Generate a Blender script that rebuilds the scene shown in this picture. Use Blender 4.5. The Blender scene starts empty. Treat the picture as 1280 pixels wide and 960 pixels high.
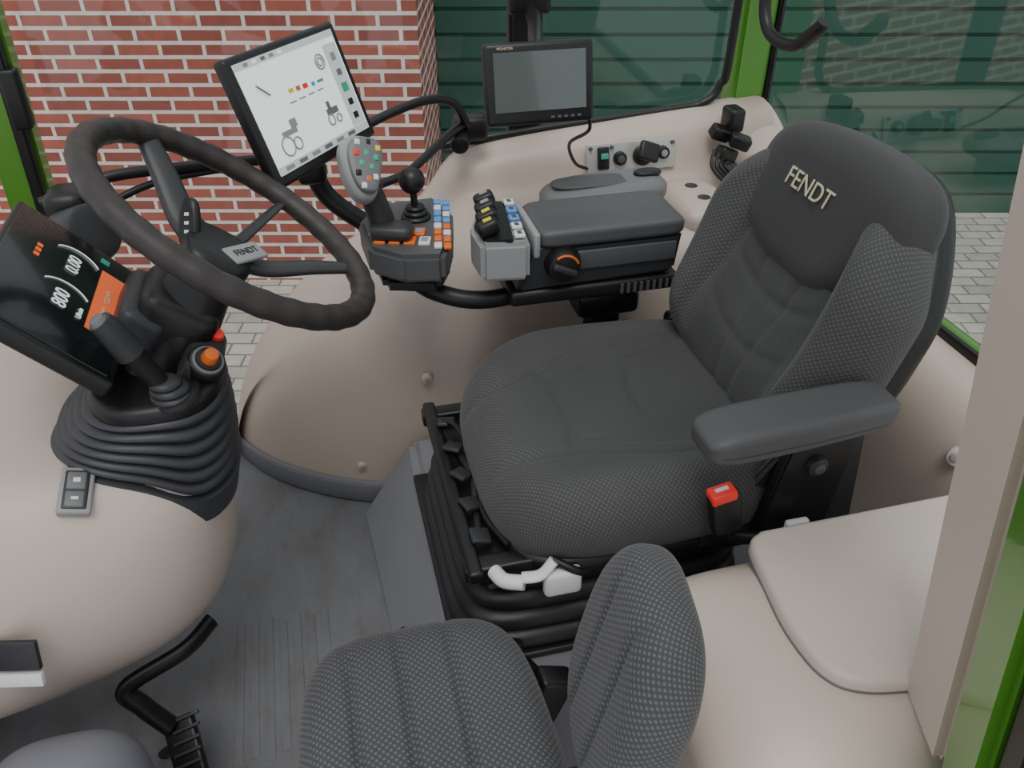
import bpy, bmesh, math, random
from mathutils import Vector, Matrix, Euler
random.seed(3)
SC = bpy.context.scene
COL = SC.collection

# ------------------------------------------------------------------ materials
def lin(c):
    return tuple(((x/255)/12.92 if x/255 <= .04045 else ((x/255+.055)/1.055)**2.4) for x in c)
def base(name):
    m = bpy.data.materials.new(name); m.use_nodes = True
    nt = m.node_tree; b = nt.nodes['Principled BSDF']
    return m, nt, b
def mk(name, rgb, rough=.5, metal=0, var=.08, nscale=6, bump=.0, bscale=300, emis=0, spec=.5, coat=0):
    m, nt, b = base(name)
    c = lin(rgb); N = nt.nodes.new; L = nt.links.new
    tc = N('ShaderNodeTexCoord'); nz = N('ShaderNodeTexNoise'); nz.inputs['Scale'].default_value = nscale
    nz.inputs['Detail'].default_value = 4
    L(tc.outputs['Object'], nz.inputs['Vector'])
    mx = N('ShaderNodeMix'); mx.data_type = 'RGBA'
    mx.inputs[6].default_value = (*[x*(1-var) for x in c], 1); mx.inputs[7].default_value = (*[min(1, x*(1+var)) for x in c], 1)
    L(nz.outputs['Fac'], mx.inputs[0]); L(mx.outputs[2], b.inputs['Base Color'])
    b.inputs['Roughness'].default_value = rough; b.inputs['Metallic'].default_value = metal
    b.inputs['Specular IOR Level'].default_value = spec
    b.inputs['Coat Weight'].default_value = coat
    if bump:
        n2 = N('ShaderNodeTexNoise'); n2.inputs['Scale'].default_value = bscale; L(tc.outputs['Object'], n2.inputs['Vector'])
        bp = N('ShaderNodeBump'); bp.inputs['Strength'].default_value = bump; bp.inputs['Distance'].default_value = .002
        L(n2.outputs['Fac'], bp.inputs['Height']); L(bp.outputs[0], b.inputs['Normal'])
    if emis:
        L(mx.outputs[2], b.inputs['Emission Color']); b.inputs['Emission Strength'].default_value = emis
    return m
def mk_fabric(name, rgb, dot, scale, t0=.16, t1=.40):
    m, nt, b = base(name); N = nt.nodes.new; L = nt.links.new
    uv = N('ShaderNodeUVMap'); mp = N('ShaderNodeMapping'); mp.inputs['Rotation'].default_value = (0, 0, math.radians(45))
    L(uv.outputs[0], mp.inputs[0])
    vo = N('ShaderNodeTexVoronoi'); vo.voronoi_dimensions = '2D'; vo.inputs['Scale'].default_value = scale; vo.inputs['Randomness'].default_value = 0
    L(mp.outputs[0], vo.inputs['Vector'])
    mr = N('ShaderNodeMapRange'); mr.inputs[1].default_value = t0; mr.inputs[2].default_value = t1; mr.inputs[3].default_value = 1; mr.inputs[4].default_value = 0
    L(vo.outputs['Distance'], mr.inputs[0])
    at = N('ShaderNodeAttribute'); at.attribute_name = 'dots'
    mu = N('ShaderNodeMath'); mu.operation = 'MULTIPLY'; L(mr.outputs[0], mu.inputs[0]); L(at.outputs['Fac'], mu.inputs[1])
    nz = N('ShaderNodeTexNoise'); nz.inputs['Scale'].default_value = 8; nz.inputs['Detail'].default_value = 5; tc = N('ShaderNodeTexCoord'); L(tc.outputs['Object'], nz.inputs['Vector'])
    mx = N('ShaderNodeMix'); mx.data_type = 'RGBA'
    mx.inputs[6].default_value = (*lin(rgb), 1); mx.inputs[7].default_value = (*lin(dot), 1)
    L(mu.outputs[0], mx.inputs[0])
    r2 = N('ShaderNodeMapRange'); r2.inputs[3].default_value = .82; r2.inputs[4].default_value = 1.18; L(nz.outputs['Fac'], r2.inputs[0])
    m2 = N('ShaderNodeMix'); m2.data_type = 'RGBA'; m2.blend_type = 'MULTIPLY'; m2.inputs[0].default_value = 1
    L(mx.outputs[2], m2.inputs[6]); L(r2.outputs[0], m2.inputs[7])
    L(m2.outputs[2], b.inputs['Base Color'])
    n3 = N('ShaderNodeTexNoise'); n3.inputs['Scale'].default_value = 700; L(tc.outputs['Object'], n3.inputs['Vector'])
    ad = N('ShaderNodeMath'); ad.operation = 'ADD'; L(mu.outputs[0], ad.inputs[0]); L(n3.outputs['Fac'], ad.inputs[1])
    bp = N('ShaderNodeBump'); bp.inputs['Strength'].default_value = .3; bp.inputs['Distance'].default_value = .001
    L(ad.outputs[0], bp.inputs['Height']); L(bp.outputs[0], b.inputs['Normal'])
    b.inputs['Roughness'].default_value = .78; b.inputs['Sheen Weight'].default_value = .12
    return m
def mk_brick(name, c1, c2, mort, w, h, ms, xz=True, offs=.5, rough=.85):
    m, nt, b = base(name); N = nt.nodes.new; L = nt.links.new
    tc = N('ShaderNodeTexCoord'); sp = N('ShaderNodeSeparateXYZ'); cb = N('ShaderNodeCombineXYZ')
    L(tc.outputs['Object'], sp.inputs[0])
    if xz:
        ad = N('ShaderNodeMath'); ad.operation = 'ADD'; L(sp.outputs[0], ad.inputs[0]); L(sp.outputs[1], ad.inputs[1]); L(ad.outputs[0], cb.inputs[0])
    else: L(sp.outputs[0], cb.inputs[0])
    L(sp.outputs[2 if xz else 1], cb.inputs[1])
    br = N('ShaderNodeTexBrick'); L(cb.outputs[0], br.inputs['Vector'])
    br.inputs['Color1'].default_value = (*lin(c1), 1); br.inputs['Color2'].default_value = (*lin(c2), 1); br.inputs['Mortar'].default_value = (*lin(mort), 1)
    br.inputs['Scale'].default_value = 1; br.inputs['Brick Width'].default_value = w; br.inputs['Row Height'].default_value = h
    br.inputs['Mortar Size'].default_value = ms; br.inputs['Mortar Smooth'].default_value = .15; br.offset = offs
    nz = N('ShaderNodeTexNoise'); nz.inputs['Scale'].default_value = 14; nz.inputs['Detail'].default_value = 6; L(tc.outputs['Object'], nz.inputs['Vector'])
    mr = N('ShaderNodeMapRange'); mr.inputs[3].default_value = .75; mr.inputs[4].default_value = 1.25; L(nz.outputs['Fac'], mr.inputs[0])
    mx = N('ShaderNodeMix'); mx.data_type = 'RGBA'; mx.blend_type = 'MULTIPLY'; mx.inputs[0].default_value = 1
    L(br.outputs['Color'], mx.inputs[6]); L(mr.outputs[0], mx.inputs[7]); L(mx.outputs[2], b.inputs['Base Color'])
    bp = N('ShaderNodeBump'); bp.invert = True; bp.inputs['Strength'].default_value = .6; bp.inputs['Distance'].default_value = .01
    L(br.outputs['Fac'], bp.inputs['Height']); L(bp.outputs[0], b.inputs['Normal'])
    b.inputs['Roughness'].default_value = rough
    return m
def mk_floor(name):
    m, nt, b = base(name); N = nt.nodes.new; L = nt.links.new
    tc = N('ShaderNodeTexCoord'); n1 = N('ShaderNodeTexNoise'); n1.inputs['Scale'].default_value = 6; n1.inputs['Detail'].default_value = 12; n1.inputs['Roughness'].default_value = .72
    mp = N('ShaderNodeMapping'); mp.inputs['Scale'].default_value = (2.4, .9, 1); L(tc.outputs['Object'], mp.inputs[0]); L(mp.outputs[0], n1.inputs['Vector'])
    cr = N('ShaderNodeValToRGB'); e = cr.color_ramp.elements
    e[0].position = .34; e[0].color = (*lin((101, 98, 94)), 1); e[1].position = .64; e[1].color = (*lin((114, 117, 124)), 1)
    x = e.new(.48); x.color = (*lin((109, 110, 113)), 1)
    L(n1.outputs['Fac'], cr.inputs[0]); L(cr.outputs[0], b.inputs['Base Color'])
    n2 = N('ShaderNodeTexNoise'); n2.inputs['Scale'].default_value = 180; L(tc.outputs['Object'], n2.inputs['Vector'])
    bp = N('ShaderNodeBump'); bp.inputs['Strength'].default_value = .2; bp.inputs['Distance'].default_value = .002
    L(n2.outputs['Fac'], bp.inputs['Height']); L(bp.outputs[0], b.inputs['Normal'])
    b.inputs['Roughness'].default_value = .48
    return m
def mk_glass(name, tint, fac):
    m = bpy.data.materials.new(name); m.use_nodes = True; nt = m.node_tree; nt.nodes.clear(); N = nt.nodes.new; L = nt.links.new
    o = N('ShaderNodeOutputMaterial'); t = N('ShaderNodeBsdfTransparent'); g = N('ShaderNodeBsdfGlossy'); mx = N('ShaderNodeMixShader')
    t.inputs[0].default_value = (*tint, 1); g.inputs['Roughness'].default_value = .03; mx.inputs[0].default_value = fac
    L(t.outputs[0], mx.inputs[1]); L(g.outputs[0], mx.inputs[2]); L(mx.outputs[0], o.inputs[0])
    return m

BEIGE = mk('beige_plastic', (207, 192, 180), .48, var=.03, bump=.15, bscale=500)
BEIGE2 = mk('beige_plastic_lid', (212, 199, 188), .42, var=.03, bump=.12, bscale=500)
BEIGED = mk('beige_arch_plastic', (195, 180, 168), .42, var=.03, bump=.15, bscale=500)
GREY = mk('grey_plastic', (116, 117, 124), .5, var=.07, bump=.2)
GREYP = mk('podium_grey', (134, 135, 141), .5, var=.08, bump=.2)
GREYL = mk('grey_light_plastic', (150, 151, 152), .45, var=.04)
GREYM = mk('grey_mid_plastic', (112, 113, 114), .45, var=.04)
DARK = mk('dark_plastic', (50, 51, 54), .45, var=.1, bump=.15)
DARKM = mk('dark_grey_plastic', (80, 81, 83), .5, var=.06, bump=.12)
BLACK = mk('black_plastic', (24, 24, 26), .42, var=.1)
RUBBER = mk('black_rubber', (58, 59, 64), .45, var=.1, bump=.1)
RUBBER2 = mk('bellows_rubber', (36, 36, 40), .42, var=.1, bump=.1)
LEATHER = mk('wheel_leather', (54, 49, 48), .45, var=.15, bump=.3, bscale=700)
FAB = mk_fabric('seat_dotted_fabric', (66, 66, 67), (90, 91, 91), 190)
FAB2 = mk_fabric('passenger_dotted_fabric', (63, 64, 67), (97, 98, 101), 165)
FAB0 = mk_fabric('head_pad_fabric', (53, 53, 54), (60, 60, 61), 300)
GREEN = mk('green_paint', (84, 146, 44), .3, var=.05, coat=.4)
WHITE = mk('white_plastic', (225, 225, 225), .4, var=.03)
SILVER = mk('silver_plate', (190, 190, 186), .35, metal=.3, var=.03)
ORANGE = mk('orange_plastic', (225, 110, 40), .45, var=.03)
REDP = mk('red_plastic', (225, 50, 40), .4, var=.03, emis=.15)
BLUEK = mk('blue_key', (90, 150, 215), .45, var=.03)
GRNK = mk('green_key', (60, 170, 140), .45, var=.03)
YELK = mk('yellow_key', (225, 205, 60), .45, var=.03)
SCRW = mk('tablet_screen_lit', (226, 238, 232), .25, var=.02, emis=.6)
SCRL = mk('tablet_screen_grey', (188, 200, 198), .3, var=.02, emis=.35)
SCRB = mk('screen_black', (16, 22, 22), .2, var=.1, coat=.2)
SCRM = mk('monitor_glass', (84, 94, 92), .12, var=.1, coat=.6)
SCRO = mk('screen_orange', (225, 100, 50), .4, var=.02, emis=.45)
SCRT = mk('screen_text', (215, 225, 225), .4, var=.02, emis=.6)
TEXTC = mk('label_cream', (205, 198, 170), .6, var=.02)
FLOORM = mk_floor('cab_floor_mat')
GARAGE = mk('garage_green', (42, 84, 72), .5, var=.08, nscale=2)
BRICK = mk_brick('red_brick', (168, 94, 80), (140, 76, 68), (218, 208, 202), .25, .078, .012)
PAVE = mk_brick('paving_stones', (190, 184, 177), (166, 161, 155), (120, 116, 110), .22, .12, .007, xz=False)
GLASS = mk_glass('cab_glass', (.9, .95, .92), .06)
GLASSR = mk_glass('rear_glass', (.88, .95, .91), .15)

# ------------------------------------------------------------------ mesh helpers
def obj(name, verts, faces, mat, ang=35, M=None, uvs=None, sub=0, dots=None):
    me = bpy.data.meshes.new(name); me.from_pydata([tuple(v) for v in verts], [], faces)
    bm = bmesh.new(); bm.from_mesh(me); bmesh.ops.recalc_face_normals(bm, faces=bm.faces[:]); bm.to_mesh(me); bm.free()
    if M is not None: me.transform(M)
    me.materials.append(mat)
    me.shade_smooth()
    if ang: me.set_sharp_from_angle(angle=math.radians(ang))
    if uvs:
        ul = me.uv_layers.new(name='UVMap')
        for lp in me.loops: ul.data[lp.index].uv = uvs[lp.vertex_index]
    if dots:
        at = me.attributes.new('dots', 'FLOAT', 'POINT')
        for i, d in enumerate(dots): at.data[i].value = d
    o = bpy.data.objects.new(name, me); COL.objects.link(o)
    if sub:
        md = o.modifiers.new('sub', 'SUBSURF'); md.levels = sub; md.render_levels = sub
    return o
def bmobj(name, bm, mat, M=None, ang=35):
    me = bpy.data.meshes.new(name); bmesh.ops.recalc_face_normals(bm, faces=bm.faces[:]); bm.to_mesh(me); bm.free()
    if M is not None: me.transform(M)
    me.materials.append(mat); me.shade_smooth(); me.set_sharp_from_angle(angle=math.radians(ang))
    o = bpy.data.objects.new(name, me); COL.objects.link(o); return o
def rbox(name, loc, size, mat, bev=.005, M=None, rot=(0, 0, 0), seg=3, taper=None):
    bm = bmesh.new(); bmesh.ops.create_cube(bm, size=1)
    for v in bm.verts:
        v.co = Vector((v.co.x*size[0], v.co.y*size[1], v.co.z*size[2]))
        if taper and v.co.z > 0: v.co.x *= taper[0]; v.co.y *= taper[1]
    if bev: bmesh.ops.bevel(bm, geom=bm.edges[:], offset=min(bev, min(size)*.45), segments=seg, affect='EDGES', profile=.5)
    T = Matrix.Translation(loc) @ Euler([math.radians(a) for a in rot]).to_matrix().to_4x4()
    if M is not None: T = M @ T
    return bmobj(name, bm, mat, T)
def prism(name, pts, vec, mat, bev=.004, seg=3, M=None):
    vec = Vector(vec)
    return hull8(name, [Vector(p) for p in pts], [Vector(p)+vec for p in pts], mat, bev, seg)
def hull8(name, bot, top, mat, bev=.004, seg=3):
    bm = bmesh.new(); lo = [bm.verts.new(p) for p in bot]; hi = [bm.verts.new(p) for p in top]; n = len(bot)
    bm.faces.new(lo); bm.faces.new(hi[::-1])
    for i in range(n): bm.faces.new((lo[i], lo[(i+1) % n], hi[(i+1) % n], hi[i]))
    if bev: bmesh.ops.bevel(bm, geom=bm.edges[:], offset=bev, segments=seg, affect='EDGES')
    return bmobj(name, bm, mat)
def rim_prism(name, pts, h, mat, r=.006):
    n = len(pts); P = [Vector(p) for p in pts]
    nrm = []
    for i in range(n):
        d = (P[(i+1) % n]-P[i-1]).normalized(); nrm.append(Vector((-d.y, d.x, 0)))
    cen = sum(P, Vector())/n
    if (cen-P[0]).dot(nrm[0]) < 0: nrm = [-q for q in nrm]
    V = []; rings = [(0, 0), (0, h-r)]+[(r*(1-math.cos(t)), h-r+r*math.sin(t)) for t in [math.pi/8*k for k in range(1, 5)]]
    for ins, z in rings:
        for p, q in zip(P, nrm): V.append(p+q*ins+Vector((0, 0, z)))
    F = []
    for k in range(len(rings)-1):
        for i in range(n):
            j = (i+1) % n; F.append((k*n+i, k*n+j, (k+1)*n+j, (k+1)*n+i))
    F.append(tuple(range(n))); F.append(tuple((len(rings)-1)*n+i for i in range(n)))
    return obj(name, V, F, mat, 40)
def cyl(name, p0, p1, r0, r1, mat, seg=32, bev=.2):
    p0 = Vector(p0); p1 = Vector(p1); d = p1-p0; L = d.length
    q = Vector((0, 0, 1)).rotation_difference(d.normalized()).to_matrix().to_4x4()
    c = min(r0, r1, L)*bev
    prof = [(0, 0), (r0-c, 0), (r0-c*.3, c*.3), (r0, c), (r1, L-c), (r1-c*.3, L-c*.3), (r1-c, L), (0, L)]
    V = []; F = []
    for r, z in prof:
        for i in range(seg):
            a = 2*math.pi*i/seg; V.append((r*math.cos(a), r*math.sin(a), z))
    for k in range(len(prof)-1):
        for i in range(seg):
            j = (i+1) % seg
            F.append((k*seg+i, k*seg+j, (k+1)*seg+j, (k+1)*seg+i))
    bm = bmesh.new(); vs = [bm.verts.new(v) for v in V]
    for f in F: bm.faces.new([vs[i] for i in f])
    bmesh.ops.remove_doubles(bm, verts=bm.verts[:], dist=1e-6)
    return bmobj(name, bm, mat, Matrix.Translation(p0) @ q, 40)
def catmull(pts, n=10):
    P = [Vector(p) for p in pts]
    if len(P) == 2: return [P[0].lerp(P[1], i/n) for i in range(n+1)]
    P = [P[0]*2-P[1]]+P+[P[-1]*2-P[-2]]; out = []
    for i in range(1, len(P)-2):
        for k in range(n):
            t = k/n; a, b, c, d = P[i-1], P[i], P[i+1], P[i+2]
            out.append(.5*((2*b)+(c-a)*t+(2*a-5*b+4*c-d)*t*t+(3*b-a-3*c+d)*t**3))
    out.append(P[-2]); return out
def tube(name, pts, r, mat, seg=14, n=10, r1=None, flat=1.0, closed=False):
    P = catmull(pts, n) if not closed else [Vector(p) for p in pts]; V = []; F = []; m = len(P)
    up = Vector((0, 0, 1)); prev = None
    for i, p in enumerate(P):
        d = (P[(i+1) % m]-P[i-1]) if closed else (P[min(i+1, m-1)]-P[max(i-1, 0)])
        d.normalize()
        if prev is None:
            x = d.cross(up if abs(d.z) < .95 else Vector((1, 0, 0))).normalized()
        else:
            x = (prev-d*prev.dot(d)).normalized()
        prev = x; y = d.cross(x)
        rr = r if r1 is None else r+(r1-r)*i/(m-1)
        for k in range(seg):
            a = 2*math.pi*k/seg; V.append(p+x*rr*math.cos(a)+y*rr*flat*math.sin(a))
    for i in range(m-1 if not closed else m):
        for k in range(seg):
            j = (k+1) % seg; i2 = (i+1) % m
            F.append((i*seg+k, i*seg+j, i2*seg+j, i2*seg+k))
    if not closed:
        F.append(tuple(range(seg))); F.append(tuple((m-1)*seg+k for k in range(seg)))
    return obj(name, V, F, mat, 50)
def pad(name, a, b, h, rad, n, mat, deform=None, M=None, seg=120, topn=28, dots=None):
    rad = min(rad, h/2); rho = rad/min(a, b)
    rings = []
    for i in range(1, topn+1): rings.append(((1-rho)*i/topn, h/2, 1.0))
    for k in range(1, 9):
        t = k/8*math.pi/2; rings.append((1-rho+rho*math.sin(t), h/2-rad*(1-math.cos(t)), max(0, 1-k/8)))
    if h/2 > rad:
        for k in range(1, 5): rings.append((1, (h/2-rad)*(1-k/2), 0))
    for k in range(1, 9):
        t = k/8*math.pi/2; rings.append((1-rho+rho*math.cos(t), -(h/2-rad)-rad*math.sin(t), 0))
    for i in range(1, 4): rings.append(((1-rho)*(1-i/4), -h/2, 0))
    V = [Vector((0, 0, h/2))]; UV = [(0, 0)]; W = [1]; Ls = 0; pr = 0; pz = h/2; mn = min(a, b)
    for r, z, w in rings:
        Ls += math.hypot((r-pr)*mn, z-pz)/mn; pr, pz = r, z
        for i in range(seg):
            t = 2*math.pi*i/seg; c, s = math.cos(t), math.sin(t); k = (abs(c)**n+abs(s)**n)**(-1/n)
            V.append(Vector((a*k*c*r, b*k*s*r, z))); UV.append((a*k*c*Ls, b*k*s*Ls)); W.append(w)
    V.append(Vector((0, 0, -h/2))); UV.append((0, 0)); W.append(0)
    D = [dots(v.x, v.y, w) if dots else 1.0 for v, w in zip(V, W)]
    if deform: V = [Vector(deform(v.x, v.y, v.z, w)) for v, w in zip(V, W)]
    F = []; R = len(rings)
    for i in range(seg): F.append((0, 1+i, 1+(i+1) % seg))
    for k in range(R-1):
        for i in range(seg):
            j = (i+1) % seg; F.append((1+k*seg+i, 1+(k+1)*seg+i, 1+(k+1)*seg+j, 1+k*seg+j))
    e = len(V)-1
    for i in range(seg): F.append((e, 1+(R-1)*seg+(i+1) % seg, 1+(R-1)*seg+i))
    return obj(name, V, F, mat, 0, M, UV, dots=D)
def bellows(name, c0, c1, d0, d1, nr, mat, amp=.012, n=3.5, seg=96):
    c0 = Vector(c0); c1 = Vector(c1); V = []; F = []; K = nr*8
    for k in range(K+1):
        t = k/K; c = c0.lerp(c1, t); a = d0[0]+(d1[0]-d0[0])*t; b = d0[1]+(d1[1]-d0[1])*t
        off = amp*(abs(math.sin(math.pi*nr*t))**.6*2-1)
        for i in range(seg):
            th = 2*math.pi*i/seg; cc, s = math.cos(th), math.sin(th); q = (abs(cc)**n+abs(s)**n)**(-1/n)
            V.append(c+Vector(((a+off)*q*cc, (b+off)*q*s, 0)))
    for k in range(K):
        for i in range(seg):
            j = (i+1) % seg; F.append((k*seg+i, k*seg+j, (k+1)*seg+j, (k+1)*seg+i))
    F.append(tuple(range(seg))); F.append(tuple(K*seg+i for i in range(seg)))
    return obj(name, V, F, mat, 60)
def loft(name, secs, mat, closed=False, sub=2, caps=False, ang=0):
    V = [Vector(p) for s in secs for p in s]; m = len(secs[0]); F = []
    for k in range(len(secs)-1):
        for i in range(m if closed else m-1):
            j = (i+1) % m; F.append((k*m+i, k*m+j, (k+1)*m+j, (k+1)*m+i))
    if caps: F.append(tuple(range(m))); F.append(tuple((len(secs)-1)*m+i for i in range(m)))
    return obj(name, V, F, mat, ang, sub=sub)
def frame(o, x, y):
    x = Vector(x).normalized(); y = Vector(y); z = x.cross(y).normalized(); y = z.cross(x)
    M = Matrix.Identity(4)
    for i in range(3): M[i][0] = x[i]; M[i][1] = y[i]; M[i][2] = z[i]; M[i][3] = o[i]
    return M
def text(name, s, size, M, mat, ext=.0004):
    c = bpy.data.curves.new(name, 'FONT'); c.body = s; c.size = size; c.align_x = 'CENTER'; c.align_y = 'CENTER'; c.extrude = ext
    c.materials.append(mat); o = bpy.data.objects.new(name, c); o.matrix_world = M; COL.objects.link(o); return o
def group(name, parts):
    bpy.context.view_layer.update()
    pts = []
    for p in parts: pts += [p.matrix_world @ Vector(c) for c in p.bound_box]
    lo = Vector([min(q[i] for q in pts) for i in range(3)]); hi = Vector([max(q[i] for q in pts) for i in range(3)])
    e = bpy.data.objects.new(name, None); e.empty_display_size = .05
    e.location = ((lo.x+hi.x)/2, (lo.y+hi.y)/2, lo.z); COL.objects.link(e)
    inv = Matrix.Translation(-Vector(e.location))
    for p in parts: p.parent = e; p.matrix_parent_inverse = inv
    return e
T3 = Matrix.Translation
def g(d, w): return math.exp(-(d/w)**2)
def sm(t): t = max(0, min(1, t)); return t*t*(3-2*t)

# ------------------------------------------------------------------ camera
YAW = 13.9
cd = bpy.data.cameras.new('camera'); cam = bpy.data.objects.new('camera', cd); COL.objects.link(cam)
cd.sensor_width = 36; cd.lens = 29.53; cd.clip_start = .01
cam.location = (0, 0, 1.3); cam.rotation_euler = (math.radians(55), 0, math.radians(-YAW)); SC.camera = cam

# ------------------------------------------------------------------ yard and building
RY = Matrix.Rotation(math.radians(-YAW), 4, 'Z')
GZ = -1.35
def place(o): o.matrix_world = RY; return o
place(obj('ground', [(-9, -3, GZ), (9, -3, GZ), (9, 9, GZ), (-9, 9, GZ)], [(0, 1, 2, 3)], PAVE))
place(rbox('wall_brick', (-3.53, 5.55, .6), (6.0, 1.1, 3.9), BRICK, 0))
prof = []; z = GZ; P = .165
while z < 2.5:
    prof += [(6.10, z), (6.10, z+P-.028), (6.115, z+P-.022), (6.115, z+P-.016), (6.102, z+P-.013), (6.115, z+P-.009), (6.115, z+P-.003)]; z += P
V = []; F = []
for y, zz in prof: V += [(-.52, y, zz), (8, y, zz)]
for i in range(len(prof)-1): F.append((2*i, 2*i+1, 2*i+3, 2*i+2))
place(obj('door_1', V, F, GARAGE, 20))
place(rbox('wall_back', (2, 6.3, .6), (14, .3, 3.9), BRICK, 0))

# ------------------------------------------------------------------ cab shell
rbox('floor', (-.12, .93, -.02), (1.7, 1.5, .04), FLOORM, .003)
ribs = []
for i in range(7):
    ribs.append(rbox('rib', (-.25+i*.026, 1.0, .0004), (.015, .30-.02*(i % 2), .0020), FLOORM, .0008))
group('floor_mat', ribs)

def fender_section(x, h, yb, shelf):
    if shelf:
        pts = [(1.74, h), (1.70, h), (1.655, h-.015), (1.64, h-.06), (1.625, .61), (1.57, .595), (1.45, .59), (yb+.01, .56), (yb, .45), (yb, .2), (yb, 0)]
    else:
        pts = [(1.74, h), (1.72, h), (1.70, h*.995), (1.67, h*.98), (1.64, h*.95), ((1.62+yb)/2+.02, h*.92), (yb+.06, h*.86), (yb+.025, h*.74), (yb+.008, h*.5), (yb, h*.25), (yb, 0)]
    return [(x, y, zz) for y, zz in pts]
st = [(-.262, .02, 1.70, 0), (-.25, .10, 1.67, 0), (-.21, .21, 1.60, 0), (-.14, .32, 1.53, 0), (-.06, .41, 1.475, 0), (.03, .485, 1.43, 0), (.12, .53, 1.41, 0),
      (.20, .565, 1.40, 0), (.245, .60, 1.39, 0), (.285, .675, 1.39, 1), (.36, .70, 1.39, 1), (.6, .72, 1.39, 1), (.85, .74, 1.39, 1), (1.0, .75, 1.39, 1)]
fp = [loft('panel', [fender_section(*s) for s in st], BEIGED, sub=2)]
trim = []
for s in st[:7]:
    x, h, yb, _ = s
    trim.append([(x-.004, yb-.002, 0), (x-.004, yb-.012, .0), (x-.004, yb-.012, .055), (x-.002, yb-.002, .06)])
fp.append(loft('base_trim', trim, GREY, sub=1))
for (x, y, zz) in [(.02, 1.436, .10), (.17, 1.40, .33)]:
    fp.append(cyl('screw_cap', (x, y+.01, zz), (x-.001, y-.003, zz), .012, .010, BEIGED))
    fp.append(cyl('screw_core', (x, y, zz), (x-.001, y-.004, zz), .006, .005, GREYL))
group('wheel_arch_panel', fp)

def rear_section(y, h):
    return [(1.02, y, h), (.965, y, h), (.93, y, h-.02), (.90, y, h-.07), (.885, y, h-.16), (.875, y, .2), (.87, y, 0)]
rs = [loft('panel', [rear_section(.30, .54), rear_section(.7, .54), rear_section(1.0, .54), rear_section(1.35, .55), rear_section(1.5, .6), rear_section(1.62, .70), rear_section(1.74, .75)], BEIGE, sub=2)]
rs.append(cyl('screw_cap', (.905, .80, .47), (.89, .79, .475), .016, .014, BEIGE2))
rs.append(cyl('screw_core', (.90, .80, .472), (.887, .789, .477), .008, .007, GREYL))
group('wall_rear', rs)

def bar(name, p0, p1, w, d, mat, bev=.01):
    p0 = Vector(p0); p1 = Vector(p1)
    return hull8(name, [p0+Vector((-w/2, -d/2, 0)), p0+Vector((w/2, -d/2, 0)), p0+Vector((w/2, d/2, 0)), p0+Vector((-w/2, d/2, 0))],
                 [p1+Vector((-w/2, -d/2, 0)), p1+Vector((w/2, -d/2, 0)), p1+Vector((w/2, d/2, 0)), p1+Vector((-w/2, d/2, 0))], mat, bev)
fr = []
fr.append(bar('front_post', (-.535, 1.66, -.05), (-.47, 1.62, 1.7), .075, .06, GREEN))
fr.append(bar('front_post_seal', (-.515, 1.625, -.05), (-.445, 1.585, 1.7), .022, .02, BLACK, .005))
fr.append(rbox('post_hinge', (-.468, 1.60, .88), (.03, .03, .10), BLACK, .006))
fr.append(bar('middle_post', (.46, 1.77, -.05), (.46, 1.74, 1.7), .07, .04, BLACK))
fr.append(bar('rear_post', (.975, 1.76, .70), (.96, 1.72, 1.7), .085, .06, GREEN))
fr.append(bar('rear_post_inner', (1.015, 1.725, .72), (1.00, 1.69, 1.7), .012, .02, BLACK, .004))
fr.append(rbox('door_sill', (-.02, 1.74, -.03), (1.0, .06, .06), GREEN, .01))
fr.append(rbox('door_seal', (-.1, 1.70, .0), (.85, .02, .03), BLACK, .005))
fr.append(tube('window_seal', [(.27, 1.725, .695), (.5, 1.725, .715), (.8, 1.725, .735), (.86, 1.72, .745), (.895, 1.72, .78), (.905, 1.71, .9), (.90, 1.69, 1.7)], .009, BLACK))
fr.append(rbox('rear_sill', (1.03, 1.0, .54), (.025, 1.5, .03), GREEN, .008))
fr.append(rbox('rear_sill_seal', (1.01, 1.0, .548), (.012, 1.5, .02), BLACK, .004))
for nm, lo, sz in [('roof_beam_far', (.22, 1.69, 1.73), (1.7, .08, .08)), ('roof_beam_near', (.0, .42, 1.73), (1.4, .08, .08)), ('roof_beam_rear', (1.0, 1.05, 1.73), (.08, 1.3, .08)), ('roof_beam_front', (-.6, 1.05, 1.73), (.08, 1.3, .08))]:
    fr.append(rbox(nm, lo, sz, GREEN, .02))
group('cab_frame', fr)
def lerpq(A, B, t, z): return [Vector((a[0]+(b[0]-a[0])*t, a[1]+(b[1]-a[1])*t, z)) for a, b in zip(A, B)]
A = [(.615, .425), (.585, .330), (.70, .33), (.74, .42)]; B = [(.455, .555), (.425, .445), (.54, .44), (.58, .55)]
np_ = [hull8('trim_face', lerpq(A, B, .276, .47), lerpq(A, B, 1, 1.7), BEIGE, .012, 4)]
A = [(.583, .328), (.54, .245), (.68, .245), (.70, .33)]; B = [(.423, .443), (.38, .365), (.52, .36), (.54, .44)]
np_.append(hull8('green_frame', lerpq(A, B, 0, 0), lerpq(A, B, 1, 1.7), GREEN, .012, 4))
A = [(.55, .243), (.535, .205), (.62, .20), (.64, .24)]; B = [(.39, .363), (.375, .325), (.46, .32), (.48, .36)]
np_.append(hull8('door_seal', lerpq(A, B, 0, 0), lerpq(A, B, 1, 1.7), BLACK, .008, 3))
group('door_pillar', np_)
obj('window_1', [(-.46, 1.735, 0), (.43, 1.735, 0), (.43, 1.715, 1.69), (-.44, 1.66, 1.69)], [(0, 1, 2, 3)], GLASS)
obj('window_2', [(.5, 1.745, .70), (.93, 1.745, .73), (.91, 1.715, 1.69), (.5, 1.725, 1.69)], [(0, 1, 2, 3)], GLASS)
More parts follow.
